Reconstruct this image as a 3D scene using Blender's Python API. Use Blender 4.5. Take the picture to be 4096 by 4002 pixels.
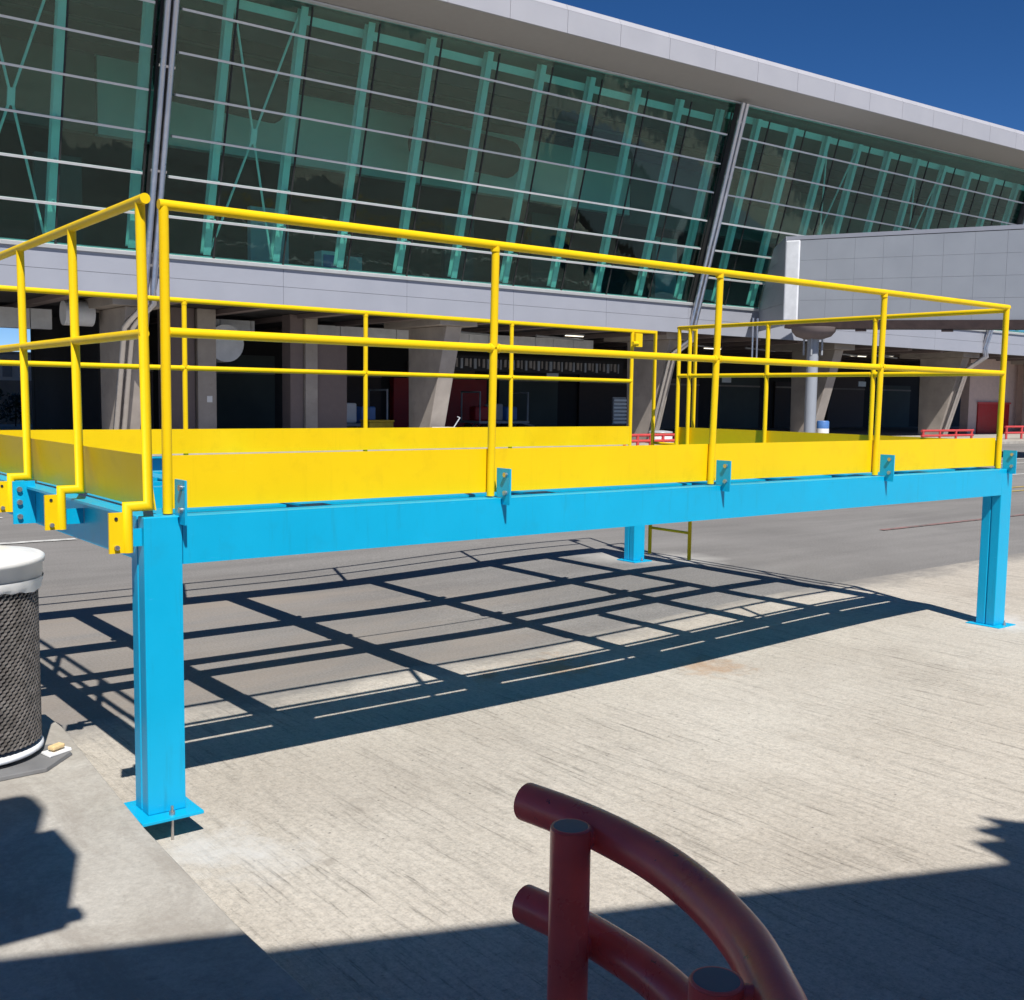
import bpy, bmesh, math, random
from mathutils import Vector, Matrix, noise
random.seed(7)
scene = bpy.context.scene
for o in list(bpy.data.objects): bpy.data.objects.remove(o, do_unlink=True)
COL = scene.collection

# ------------------------------------------------------------------ camera
CX, CY, CZ = -1.2853, -3.6362, 1.55
YAW, PITCH, ROLL = 0.66567, 0.09372, 0.01510
cam = bpy.data.cameras.new('camera'); camo = bpy.data.objects.new('camera', cam); COL.objects.link(camo)
fwd = Vector((math.sin(YAW)*math.cos(PITCH), math.cos(YAW)*math.cos(PITCH), -math.sin(PITCH)))
r0 = Vector((math.cos(YAW), -math.sin(YAW), 0)); u0 = r0.cross(fwd)
rt = math.cos(ROLL)*r0 + math.sin(ROLL)*u0; up = -math.sin(ROLL)*r0 + math.cos(ROLL)*u0
m = Matrix.Identity(4)
for i in range(3): m[i][0], m[i][1], m[i][2], m[i][3] = rt[i], up[i], -fwd[i], (CX, CY, CZ)[i]
camo.matrix_world = m
cam.sensor_fit = 'HORIZONTAL'; cam.sensor_width = 36; cam.lens = 36*1.07045
cam.clip_start = 0.05; cam.clip_end = 3000
scene.camera = camo

# ------------------------------------------------------------------ sky, sun, exposure
KX, KY = 0.245, 0.67                      # ground shadow offset per metre of height
ELEV = math.atan2(1, math.hypot(KX, KY))
w = bpy.data.worlds.new('World'); scene.world = w; w.use_nodes = True
nt = w.node_tree; bg = nt.nodes['Background']
sky = nt.nodes.new('ShaderNodeTexSky'); sky.sky_type = 'NISHITA'; sky.sun_disc = False
sky.sun_elevation = ELEV; sky.sun_rotation = math.atan2(-KX, -KY)
sky.altitude = 1200; sky.air_density = 0.5; sky.dust_density = 0.0; sky.ozone_density = 2.0
hs = nt.nodes.new('ShaderNodeHueSaturation'); hs.inputs['Saturation'].default_value = 1.28; hs.inputs['Hue'].default_value = 0.505; hs.inputs['Value'].default_value = 1.0
nt.links.new(sky.outputs[0], hs.inputs['Color']); nt.links.new(hs.outputs[0], bg.inputs[0]); bg.inputs[1].default_value = 0.09
sl = bpy.data.lights.new('sun', 'SUN'); sl.energy = 5.0; sl.angle = math.radians(0.53); sl.color = (1, 0.955, 0.88)
so = bpy.data.objects.new('sun', sl); COL.objects.link(so)
so.rotation_euler = Vector((KX, KY, -1)).to_track_quat('-Z', 'Y').to_euler()
vs = scene.view_settings; vs.view_transform = 'Standard'; vs.look = 'None'; vs.exposure = 0.27; vs.gamma = 1; vs.use_curve_mapping = False

# ------------------------------------------------------------------ materials
MATS = {}
def newmat(name):
    mt = bpy.data.materials.new(name); mt.use_nodes = True
    n = mt.node_tree; b = n.nodes['Principled BSDF']; MATS[name] = mt
    return mt, n, b
def N(n, t, **kw):
    x = n.nodes.new('ShaderNode'+t)
    for k, v in kw.items():
        if k.startswith('i_'):
            key = k[2:]; key = int(key) if key.isdigit() else key
            x.inputs[key].default_value = v
        else: setattr(x, k, v)
    return x
def L(n, a, ao, b, bi): n.links.new(a.outputs[ao], b.inputs[bi])
def pos(n, scale=(1,1,1)):
    g = N(n, 'NewGeometry'); mp = N(n, 'Mapping'); mp.inputs['Scale'].default_value = scale
    L(n, g, 'Position', mp, 0); return mp
def nz(n, vec, scale, detail=4, rough=.55, dist=0):
    x = N(n, 'TexNoise'); x.inputs['Scale'].default_value = scale; x.inputs['Detail'].default_value = detail
    x.inputs['Roughness'].default_value = rough; x.inputs['Distortion'].default_value = dist
    L(n, vec, 0, x, 'Vector'); return x
def ramp(n, src, so_, stops):
    r = N(n, 'ValToRGB'); e = r.color_ramp.elements
    while len(e) < len(stops): e.new(.5)
    for k, (p, c) in enumerate(stops):
        e[k].position = p; e[k].color = (c, c, c, 1) if not isinstance(c, tuple) else (*c, 1)
    L(n, src, so_, r, 0); return r
def mixc(n, fac, a, b, mode='MIX'):
    x = N(n, 'Mix', data_type='RGBA', blend_type=mode)
    for s, v in ((0, fac), (6, a), (7, b)):
        if isinstance(v, tuple) and len(v) == 2 and hasattr(v[0], 'outputs'): n.links.new(v[0].outputs[v[1]], x.inputs[s])
        elif isinstance(v, tuple): x.inputs[s].default_value = (*v, 1)
        else: x.inputs[s].default_value = v
    return x
def math_(n, op, a, b=None):
    x = N(n, 'Math', operation=op)
    for s, v in ((0, a), (1, b)):
        if v is None: continue
        if isinstance(v, tuple): n.links.new(v[0].outputs[v[1]], x.inputs[s])
        else: x.inputs[s].default_value = v
    return x
def bump(n, b, src, so_, strength, dist):
    x = N(n, 'Bump'); x.inputs['Strength'].default_value = strength; x.inputs['Distance'].default_value = dist
    L(n, src, so_, x, 'Height'); L(n, x, 0, b, 'Normal'); return x

def paint(name, col, rough=.4, var=.08, metal=0, spec=.5, dirt=0.0, dirtcol=(.12,.1,.08), scale=6, bmp=.15, chip=(.56, .74), streak=0):
    mt, n, b = newmat(name); p = pos(n)
    a = nz(n, p, scale, 5); r = ramp(n, a, 0, [(.3, 1-var), (.7, 1+var*.3)])
    c = mixc(n, 1.0, col, (r, 0), 'MULTIPLY'); out = c
    if dirt:
        d = nz(n, p, scale*2.7, 6, .65); dr = ramp(n, d, 0, [(chip[0], 0.0), (chip[1], dirt)])
        out = mixc(n, (dr, 0), (c, 2), dirtcol)
    if streak:
        sk = nz(n, pos(n, (9, 9, .7)), 3, 5, .7); skr = ramp(n, sk, 0, [(.56, 0.0), (.72, streak)]); out = mixc(n, (skr, 0), (out, 2), dirtcol)
        sc2 = nz(n, pos(n, (2, 2, 14)), 5, 4, .7); scr = ramp(n, sc2, 0, [(.66, 0.0), (.70, streak)]); out = mixc(n, (scr, 0), (out, 2), tuple(min(1, c_*1.15+.06) for c_ in col))
    L(n, out, 2, b, 'Base Color')
    rr = ramp(n, a, 0, [(.3, max(0, rough-.06)), (.7, min(1, rough+.1))]); L(n, rr, 0, b, 'Roughness')
    b.inputs['Metallic'].default_value = metal; b.inputs['Specular IOR Level'].default_value = spec
    if bmp:
        f = nz(n, p, 90, 2); bump(n, b, f, 0, bmp, .0015)
    return mt
paint('blue', (.002, .395, .665), .36, .07, spec=.35, dirt=.22, dirtcol=(.02,.22,.36), scale=3.2, chip=(.55, .80), streak=.35)
paint('yellow', (.86, .575, .003), .42, .05, spec=.25, dirt=.28, dirtcol=(.52,.33,.01), scale=3.1, chip=(.54, .80), streak=.12)
paint('bolt', (.55, .52, .5), .35, .2, metal=.9, scale=60)
paint('red', (.80, .10, .082), .30, .22, spec=.6, dirt=.85, dirtcol=(.05,.03,.035), scale=7, bmp=.3, chip=(.665, .69))
paint('red_rail', (.55, .06, .06), .5, .1, dirt=.1)
paint('red_door', (.42, .015, .02), .5, .1)
paint('chrome', (.62, .60, .61), .33, .1, metal=1.0)
paint('panel', (.33, .345, .40), .42, .05, spec=.4, dirt=.10, dirtcol=(.33,.33,.36), scale=1.3, bmp=0)
paint('panel_bridge', (.33, .355, .40), .45, .06, spec=.4, dirt=.10, dirtcol=(.35,.36,.38), scale=1.1, bmp=0)
paint('white', (.80, .80, .80), .45, .05, bmp=0)
paint('fascia', (.42, .42, .455), .4, .05, streak=.3, dirt=.1, dirtcol=(.42,.41,.41), scale=1.1, bmp=0)
paint('soffit', (.36, .34, .325), .7, .06, bmp=0)
paint('roofing', (.45, .45, .45), .7, .1, bmp=0)
paint('cladding_joint', (.12, .125, .135), .7, .1, bmp=0)
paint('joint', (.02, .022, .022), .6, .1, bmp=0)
paint('steel_white', (.76, .80, .78), .45, .06, bmp=0)
paint('alu', (.68, .70, .72), .35, .05, metal=.3, bmp=0)
paint('concrete_col', (.40, .355, .32), .85, .22, dirt=.35, dirtcol=(.2,.17,.15), scale=1.6, bmp=.3)
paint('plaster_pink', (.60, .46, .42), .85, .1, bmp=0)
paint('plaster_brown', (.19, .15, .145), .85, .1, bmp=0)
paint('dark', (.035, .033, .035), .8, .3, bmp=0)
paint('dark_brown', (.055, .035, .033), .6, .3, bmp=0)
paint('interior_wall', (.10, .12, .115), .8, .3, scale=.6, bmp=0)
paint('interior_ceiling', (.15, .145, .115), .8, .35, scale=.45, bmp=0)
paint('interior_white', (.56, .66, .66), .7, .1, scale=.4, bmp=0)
paint('interior_floor', (.30, .29, .27), .5, .2, scale=.8, bmp=0)
paint('duct', (.84, .86, .90), .45, .15, metal=0, scale=3, bmp=0)
paint('grey_steel', (.36, .38, .41), .45, .12, dirt=.15)
paint('bin_white', (.82, .81, .80), .35, .08, scale=9)
paint('bin_dark', (.018, .017, .018), .6, .2)
paint('bin_mesh', (.24, .22, .21), .35, .5, metal=.3, scale=30)
paint('plate_grey', (.19, .19, .195), .6, .2, dirt=.2)
paint('sponge', (.75, .55, .28), .9, .2, scale=40)
paint('box_yellow', (.55, .38, .03), .6, .2)
paint('barrel_blue', (.08, .2, .5), .4, .1)
paint('leaf', (.035, .06, .02), .6, .4)
paint('sheet', (.05, .05, .052), .6, .1, bmp=0)
paint('rubber', (.02, .02, .02), .8, .2)

def stripe(name, col, wear=.5):
    mt, n, b = newmat(name); p = pos(n)
    a = nz(n, p, 9, 8, .7); r = ramp(n, a, 0, [(.40, 0.0), (.62, wear)])
    c = mixc(n, (r, 0), col, (.13, .125, .12)); L(n, c, 2, b, 'Base Color'); b.inputs['Roughness'].default_value = .8
stripe('white_line', (.62, .62, .60)); stripe('yellow_line', (.5, .36, .1), .8); stripe('red_line', (.30, .16, .15), 1.0)

def emis(name, col, s):
    mt, n, b = newmat(name); b.inputs['Base Color'].default_value = (*col, 1)
    b.inputs['Emission Color'].default_value = (*col, 1); b.inputs['Emission Strength'].default_value = s
emis('lamp', (1, .9, .72), 1.6)

def glassmat():
    mt, n, b = newmat('glass'); n.nodes.remove(b); out = n.nodes['Material Output']
    tr = N(n, 'BsdfTransparent'); tr.inputs[0].default_value = (.62, .915, .875, 1)
    gl = N(n, 'BsdfGlossy'); gl.inputs['Roughness'].default_value = .01; gl.inputs['Color'].default_value = (.95, .98, .93, 1)
    oi = N(n, 'ObjectInfo'); p = pos(n, (1, 1, .45)); ad = N(n, 'VectorMath', operation='MULTIPLY_ADD')
    L(n, oi, 'Random', ad, 0); ad.inputs[1].default_value = (7, 3, 11); L(n, p, 0, ad, 2)
    a = nz(n, ad, 1.3, 3, .5); bp = N(n, 'Bump'); bp.inputs['Strength'].default_value = .15; bp.inputs['Distance'].default_value = .08
    L(n, a, 0, bp, 'Height'); wn = N(n, 'TexWhiteNoise', noise_dimensions='1D'); L(n, oi, 'Random', wn, 'W'); sc_ = N(n, 'VectorMath', operation='MULTIPLY_ADD'); L(n, wn, 'Color', sc_, 0); sc_.inputs[1].default_value = (.05, .05, .05); sc_.inputs[2].default_value = (-.025, -.025, -.025)
    ad2 = N(n, 'VectorMath', operation='ADD'); L(n, bp, 0, ad2, 0); L(n, sc_, 0, ad2, 1); nm_ = N(n, 'VectorMath', operation='NORMALIZE'); L(n, ad2, 0, nm_, 0); L(n, nm_, 0, gl, 'Normal')
    fr = N(n, 'Fresnel'); ge = N(n, 'NewGeometry'); io = N(n, 'MapRange'); io.inputs['To Min'].default_value = 1.48; io.inputs['To Max'].default_value = 1/1.48
    L(n, ge, 'Backfacing', io, 0); L(n, io, 0, fr, 'IOR')
    mx = N(n, 'MixShader'); L(n, fr, 0, mx, 0); L(n, tr, 0, mx, 1); L(n, gl, 0, mx, 2); L(n, mx, 0, out, 0)
glassmat()

def blob(n, p, x, y, r, soft, nscale=3.0, amp=.5):
    """soft irregular spot on the ground around (x, y)"""
    d = N(n, 'VectorMath', operation='DISTANCE'); sp = N(n, 'Mapping'); sp.inputs['Scale'].default_value = (1, 1, 0)
    L(n, p, 0, sp, 0); L(n, sp, 0, d, 0); d.inputs[1].default_value = (x, y, 0)
    a = nz(n, p, nscale, 5, .65); q = math_(n, 'MULTIPLY', (a, 0), amp*2); s = math_(n, 'ADD', (d, 'Value'), (q, 0))
    s = math_(n, 'SUBTRACT', (s, 0), amp)
    mr = N(n, 'MapRange'); mr.inputs['From Min'].default_value = r; mr.inputs['From Max'].default_value = r+soft
    mr.inputs['To Min'].default_value = 1; mr.inputs['To Max'].default_value = 0
    L(n, s, 0, mr, 0); return mr

def concrete():
    mt, n, b = newmat('apron_concrete'); p = pos(n)
    big = nz(n, p, .55, 6, .6, .4); fine = nz(n, p, 38, 5, .7)
    c = ramp(n, big, 0, [(.28, (.40, .358, .305)), (.5, (.49, .447, .388)), (.75, (.55, .508, .447))]); out = (c, 0)
    # broom streaks running along Y
    st = pos(n, (1, .055, 1)); s1 = nz(n, st, 40, 7, .8, .15); s2 = nz(n, pos(n, (1, .10, 1)), 6, 5, .7, .3)
    sr = ramp(n, s1, 0, [(.35, .42), (.45, .93), (.62, 1.08)]); sm = nz(n, p, .8, 3); smr = ramp(n, sm, 0, [(.34, .25), (.62, .9)]); out = (mixc(n, (smr, 0), out, (sr, 0), 'MULTIPLY'), 2)
    sr2 = ramp(n, s2, 0, [(.26, .78), (.44, 1.0)]); out = (mixc(n, .8, out, (sr2, 0), 'MULTIPLY'), 2)
    fr = ramp(n, fine, 0, [(.32, .82), (.5, 1.0), (.68, 1.09)]); out = (mixc(n, 1.0, out, (fr, 0), 'MULTIPLY'), 2)
    gr_ = nz(n, p, 120, 3, .8); grr = ramp(n, gr_, 0, [(.32, .72), (.5, 1.0), (.7, 1.14)]); out = (mixc(n, .9, out, (grr, 0), 'MULTIPLY'), 2)
    # pits and dark specks
    v = N(n, 'TexVoronoi'); v.inputs['Scale'].default_value = 13; L(n, p, 0, v, 'Vector')
    vr = ramp(n, v, 'Distance', [(.04, 1.0), (.085, 0.0)]); msk = nz(n, p, 1.4, 3); mr = ramp(n, msk, 0, [(.45, 0.0), (.55, .8)])
    mm = math_(n, 'MULTIPLY', (vr, 0), (mr, 0)); out = (mixc(n, (mm, 0), out, (.10, .095, .09)), 2)
    # dirt patches
    d = nz(n, p, 1.9, 7, .7); dr = ramp(n, d, 0, [(.58, 0.0), (.72, .4)]); out = (mixc(n, (dr, 0), out, (.27, .235, .20)), 2)
    # rust and oil marks, pale grout around the feet
    for x, y, r, so_, col, am in ((3.45, .52, .04, .30, (.40, .22, .10), .55), (2.75, 1.05, .06, .3, (.44, .25, .11), .6), (2.30, 1.12, .0, .22, (.42, .24, .11), .6), (2.95, 1.25, .0, .2, (.42, .24, .11), .5),
                                 (.42, -.5, -.05, .10, (.24, .21, .18), .5), (1.2, -.65, -.05, .1, (.24, .21, .18), .5)):
        k = blob(n, p, x, y, r-.02, so_*.7, 9, .30); k2 = math_(n, 'MULTIPLY', (k, 0), am); out = (mixc(n, (k2, 0), out, col), 2)
    for x, y, r in ((.12, -.14, .03), (.26, -.34, -.02), (5.75, .0, .06), (5.95, .18, .0)):
        k = blob(n, p, x, y, r, .22, 7, .25); k2 = math_(n, 'MULTIPLY', (k, 0), .7); out = (mixc(n, (k2, 0), out, (.58, .57, .55)), 2)
    sx_ = N(n, 'SeparateXYZ'); L(n, p, 0, sx_, 0); ex = math_(n, 'MULTIPLY', (sx_, 0), -.022); ey = math_(n, 'ADD', (sx_, 1), (ex, 0)); en = nz(n, pos(n, (.5, 1, 1)), 2.6, 7, .75)
    e2 = math_(n, 'ADD', (ey, 0), (math_(n, 'MULTIPLY', (en, 0), 1.1), 0)); er = N(n, 'MapRange'); er.inputs['From Min'].default_value = 1.72; er.inputs['From Max'].default_value = 2.05; er.inputs['To Max'].default_value = .85; L(n, e2, 0, er, 0)
    out = (mixc(n, (er, 0), out, (.215, .205, .195)), 2)
    n.links.new(out[0].outputs[out[1]], b.inputs['Base Color']); b.inputs['Roughness'].default_value = .88; b.inputs['Specular IOR Level'].default_value = .25
    h = math_(n, 'ADD', (math_(n, 'MULTIPLY', (s1, 0), 1.0), 0), (math_(n, 'MULTIPLY', (fine, 0), .6), 0))
    bump(n, b, h, 0, .55, .012)
concrete()
def slabmat():
    mt, n, b = newmat('slab_concrete'); p = pos(n)
    big = nz(n, p, 1.6, 7, .65, .8); c = ramp(n, big, 0, [(.3, (.35, .325, .285)), (.55, (.44, .415, .375)), (.75, (.50, .48, .44))]); out = (c, 0)
    f = nz(n, p, 55, 6, .8); fr = ramp(n, f, 0, [(.32, .78), (.66, 1.12)]); out = (mixc(n, 1.0, out, (fr, 0), 'MULTIPLY'), 2)
    d = nz(n, pos(n, (1, .35, 1)), 4, 7, .75, 1.0); dr = ramp(n, d, 0, [(.46, 0.0), (.62, .65)]); out = (mixc(n, (dr, 0), out, (.29, .262, .23)), 2)
    d2 = nz(n, p, 9, 7, .8, 1.5); dr2 = ramp(n, d2, 0, [(.60, 0.0), (.68, .5)]); out = (mixc(n, (dr2, 0), out, (.22, .20, .18)), 2)
    n.links.new(out[0].outputs[out[1]], b.inputs['Base Color']); b.inputs['Roughness'].default_value = .85; b.inputs['Specular IOR Level'].default_value = .25
    bump(n, b, f, 0, .3, .006)
slabmat()
def asphalt():
    mt, n, b = newmat('asphalt'); p = pos(n)
    big = nz(n, p, .35, 6, .6, .5); c = ramp(n, big, 0, [(.3, (.185, .178, .172)), (.7, (.245, .236, .228))]); out = (c, 0)
    st = nz(n, pos(n, (.12, 1, 1)), 2.2, 6, .7, .4); sr = ramp(n, st, 0, [(.3, .86), (.6, 1.08)]); out = (mixc(n, 1.0, out, (sr, 0), 'MULTIPLY'), 2)
    f = nz(n, p, 70, 4, .8); fr = ramp(n, f, 0, [(.32, .62), (.68, 1.3)]); out = (mixc(n, 1.0, out, (fr, 0), 'MULTIPLY'), 2)
    g = nz(n, pos(n, (.35, 1, 1)), .7, 5, .65, .6)
    gm = blob(n, p, 1.7, 2.6, 1.6, 1.2, 1.2, .8); gr = ramp(n, g, 0, [(.42, .10), (.6, .6)]); k = math_(n, 'MULTIPLY', (gm, 0), (gr, 0))
    out = (mixc(n, (k, 0), out, (.30, .25, .205)), 2)
    for x, y, r in ((5.75, 3.7, .12), (6.1, 3.3, .16), (.6, 5.6, .05)):
        kk = blob(n, p, x, y, r, .35, 4, .2); k2 = math_(n, 'MULTIPLY', (kk, 0), .75); out = (mixc(n, (k2, 0), out, (.42, .41, .39)), 2)
    n.links.new(out[0].outputs[out[1]], b.inputs['Base Color']); b.inputs['Roughness'].default_value = .85; b.inputs['Specular IOR Level'].default_value = .3
    bump(n, b, f, 0, .4, .006)
asphalt()

# ------------------------------------------------------------------ geometry helpers
class MB:
    def __init__(s): s.v = []; s.f = []; s.sm = []
    def quad(s, *idx): s.f.append(idx); s.sm.append(False)
    def box(s, x0, x1, y0, y1, z0, z1):
        b = len(s.v)
        s.v += [(x, y, z) for z in (z0, z1) for y in (y0, y1) for x in (x0, x1)]
        for q in ((0,2,3,1),(4,5,7,6),(0,1,5,4),(2,6,7,3),(0,4,6,2),(1,3,7,5)): s.quad(*[b+i for i in q])
        return s
    def hexa(s, bot, top):
        b = len(s.v); s.v += list(bot)+list(top); k = len(bot)
        s.quad(*[b+i for i in reversed(range(k))]); s.quad(*[b+k+i for i in range(k)])
        for i in range(k): s.quad(b+i, b+(i+1)%k, b+k+(i+1)%k, b+k+i)
        return s
    def prism(s, poly, z0, z1): return s.hexa([(x, y, z0) for x, y in poly], [(x, y, z1) for x, y in poly])
    def tube(s, pts, r, seg=14, cap=True):
        pts = [Vector(p) for p in pts]; b = len(s.v); k = len(pts)
        t0 = (pts[1]-pts[0]).normalized(); a = Vector((0, 0, 1)) if abs(t0.z) < .9 else Vector((1, 0, 0))
        nrm = (a - a.dot(t0)*t0).normalized()
        for i, p in enumerate(pts):
            if i == 0: t = t0
            elif i == k-1: t = (pts[-1]-pts[-2]).normalized()
            else: t = ((pts[i]-pts[i-1]).normalized() + (pts[i+1]-pts[i]).normalized()).normalized()
            nrm = (nrm - nrm.dot(t)*t).normalized(); bi = t.cross(nrm)
            sc = 1.0
            if 0 < i < k-1:
                ca = (pts[i]-pts[i-1]).normalized().dot(t); sc = 1/max(ca, .5)
            # mitre: widen in the bend plane only
            bend = None
            if 0 < i < k-1 and sc > 1.001:
                bend = ((pts[i+1]-pts[i]).normalized() - (pts[i]-pts[i-1]).normalized()); bend = (bend - bend.dot(t)*t).normalized()
            for j in range(seg):
                an = 2*math.pi*j/seg; o = (nrm*math.cos(an)+bi*math.sin(an))*r
                if bend is not None: o = o + bend*(o.dot(bend))*(sc-1)
                s.v.append(tuple(p+o))
        for i in range(k-1):
            for j in range(seg):
                s.f.append((b+i*seg+j, b+i*seg+(j+1)%seg, b+(i+1)*seg+(j+1)%seg, b+(i+1)*seg+j)); s.sm.append(True)
        if cap:
            s.caps(b, b+(k-1)*seg, seg)
        return s
    def caps(s, a, e, seg):
        for st, rev in ((a, True), (e, False)):
            q = len(s.v); s.v += s.v[st:st+seg]
            s.f.append(tuple(q+j for j in (reversed(range(seg)) if rev else range(seg)))); s.sm.append(False)
    def lathe(s, prof, cx, cy, seg=40):
        b = len(s.v)
        for r, z in prof:
            for j in range(seg):
                a = 2*math.pi*j/seg; s.v.append((cx+r*math.cos(a), cy+r*math.sin(a), z))
        for i in range(len(prof)-1):
            for j in range(seg):
                s.f.append((b+i*seg+j, b+i*seg+(j+1)%seg, b+(i+1)*seg+(j+1)%seg, b+(i+1)*seg+j)); s.sm.append(True)
        s.caps(b, b+(len(prof)-1)*seg, seg)
        return s
    def mesh(s, name, mat):
        me = bpy.data.meshes.new(name); me.from_pydata(s.v, [], s.f); me.update()
        me.polygons.foreach_set('use_smooth', s.sm); me.materials.append(MATS[mat]); return me
    def build(s, name, mat, parent=None, bevel=0):
        o = bpy.data.objects.new(name, s.mesh(name, mat)); COL.objects.link(o); o.parent = parent
        if bevel:
            bv = o.modifiers.new('bevel', 'BEVEL'); bv.width = bevel; bv.segments = 2; bv.limit_method = 'ANGLE'; bv.angle_limit = math.radians(40)
        return o
def box(name, mat, parent, *d, bevel=0): return MB().box(*d).build(name, mat, parent, bevel)
def tag(o, label=None, cat=None, group=None, kind=None):
    for k, v in (('label', label), ('category', cat), ('group', group), ('kind', kind)):
        if v: o[k] = v
    return o
def empty(name, loc=(0, 0, 0), rz=0):
    o = bpy.data.objects.new(name, None); COL.objects.link(o); o.location = loc; o.rotation_euler[2] = rz; o.empty_display_size = .2; return o
def sstep(t): t = max(0, min(1, t)); return t*t*(3-2*t)
def gz(x): return .085*sstep((x-2.6)/3.1)

# ------------------------------------------------------------------ ground
def sheet(name, mat, xs, yfun0, yfun1, ny, dz):
    mb = MB(); k = ny+1
    for x in xs:
        for j in range(k): mb.v.append((x, yfun0(x)+(yfun1(x)-yfun0(x))*j/ny, gz(x)+dz))
    for i in range(len(xs)-1):
        for j in range(ny): mb.f.append((i*k+j, (i+1)*k+j, (i+1)*k+j+1, i*k+j+1)); mb.sm.append(True)
    return mb.build(name, mat)
XS = [-600, -60, -10, 2.6]+[2.6+3.1*i/14 for i in range(1, 15)]+[10, 60, 600]
tag(sheet('asphalt_ground', 'asphalt', XS, lambda x: -600, lambda x: 900, 4, 0), kind='structure')
XC = [-40, -10, 2.6]+[2.6+3.1*i/14 for i in range(1, 15)]+[10, 60]
tag(sheet('concrete_apron', 'apron_concrete', XC, lambda x: -40, lambda x: 1.50+.022*max(0, min(x, 12)), 6, .004), kind='structure')
slab = MB().prism([(-12, -7), (-.085, -7), (-.085, -.9), (-.05, -.1), (0, .53), (.055, 1.2), (.05, 1.44), (-12, 1.46)], -.05, .10)
tag(slab.build('raised_concrete_slab', 'slab_concrete', None, .006), kind='structure')
def marking(name, mat, x0, x1, y0, y1, dy=0):
    xs = [x0, x1] if x0 > 5.7 or x1 < 2.6 else [x0]+[2.6+3.1*i/14 for i in range(15) if x0 < 2.6+3.1*i/14 < x1]+[x1]
    f = lambda x: dy*(x-x0)
    tag(sheet(name, mat, xs, lambda x: y0+f(x), lambda x: y1+f(x), 1, .008), kind='structure')
marking('lane_marking', 'white_line', -30, 2.15, 8.05, 8.17)
marking('lane_marking', 'white_line', -30, 2.0, 10.45, 10.57)
marking('lane_marking', 'white_line', 14, 70, 7.85, 7.99)
marking('lane_marking', 'white_line', 14, 80, 10.1, 10.24)
marking('lane_marking', 'white_line', 14, 80, 11.2, 11.36)
marking('lane_marking', 'yellow_line', 13.5, 70, 5.62, 5.74)
marking('lane_marking', 'yellow_line', 13.5, 70, 6.05, 6.17)
marking('lane_marking', 'red_line', 9.8, 40, 3.55, 3.63)

# ------------------------------------------------------------------ blue and yellow work platform
LX, WY = 5.7626, 3.38
ZT, ZB = 1.128, .960
CW, CD = .1335, .1273
PL = empty('work_platform', (0, 0, 0))
tag(PL, 'long blue steel platform frame with yellow tube handrails and toe boards on four legs', 'work platform')
def hcol(x0, y0, zb, zt):
    mb = MB(); h = CD/2-.004
    mb.box(x0, x0+CW, y0, y0+h, zb, zt); mb.box(x0, x0+CW, y0+CD-h, y0+CD, zb, zt)
    mb.box(x0+.007, x0+CW-.007, y0+h, y0+CD-h, zb, zt-.001)
    return mb
for x0, y0 in ((0, 0), (LX-CW, 0), (LX-CW, WY), (0, WY)):
    co = hcol(x0, y0, .094, ZT).build('column', 'blue', PL, .004)
    px0, px1, py0, py1 = x0-.042, x0+CW+.042, y0-.058, y0+CD+.048
    box('base_plate', 'blue', co, px0, px1, py0, py1, .082, .094, bevel=.002)
    g = gz(x0+.06)
    for bx, by in ((x0+.071, py0+.026), (x0+.071, py1-.026)):
        mb = MB().tube([(bx, by, g-.01), (bx, by, .125)], .0055, 10)
        mb.tube([(bx, by, .094), (bx, by, .107)], .0115, 6); mb.build('anchor_bolt', 'bolt', co)
def cbeam(y, s, name):          # channel along X, flat web outwards (s=+1 opens towards +Y)
    mb = MB(); x0, x1 = CW+.0015, LX-CW-.0015; t = .008; F = .100
    a, b_ = sorted((y, y+s*t)); mb.box(x0, x1, a, b_, ZB, ZT-.002)
    a, b_ = sorted((y+s*t, y+s*F)); mb.box(x0, x1, a, b_, ZT-.011, ZT-.002); mb.box(x0, x1, a, b_, ZB, ZB+.009)
    return mb.build(name, 'blue', PL)
cbeam(0.0, 1, 'edge_beam'); cbeam(WY+CD, -1, 'edge_beam')
def ibeam_y(xc, y0, y1, fw, name, zb=ZB, zt=ZT-.002, web=.007, tf=.010):
    mb = MB(); mb.box(xc-fw/2, xc+fw/2, y0, y1, zt-tf, zt); mb.box(xc-fw/2, xc+fw/2, y0, y1, zb, zb+tf)
    mb.box(xc-web/2, xc+web/2, y0, y1, zb+tf, zt-tf); return mb.build(name, 'blue', PL)
def cbeam_x(x0, x1, y, name, zb, zt, F=.05):
    mb = MB(); t = .006; mb.box(x0, x1, y, y+t, zb, zt); mb.box(x0, x1, y+t, y+F, zt-.007, zt); mb.box(x0, x1, y+t, y+F, zb, zb+.007)
    return mb.build(name, 'blue', PL)
for s_ in (1, -1):
    X_ = lambda d: (0 if s_ == 1 else LX)+s_*d
    mb = MB()
    for d0, d1, z0, z1 in ((.001, .129, ZT-.012, ZT-.002), (.038, .046, ZB, ZT-.012), (.046, .129, ZB, ZB+.010)):
        a, b_ = sorted((X_(d0), X_(d1))); mb.box(a, b_, CD+.001, WY-.001, z0, z1)
    mb.build('side_beam', 'blue', PL)
ZJ = ZT-.006
for x in (.74, 1.87, 3.09, 4.31, 4.95): ibeam_y(x, .102, WY+CD-.102, .10 if x != 1.87 else .13, 'cross_beam', ZJ-.13, ZJ, .006, .008)
ibeam_y(3.68, .102, 1.30, .08, 'cross_beam', ZJ-.12, ZJ, .006, .008)
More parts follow.
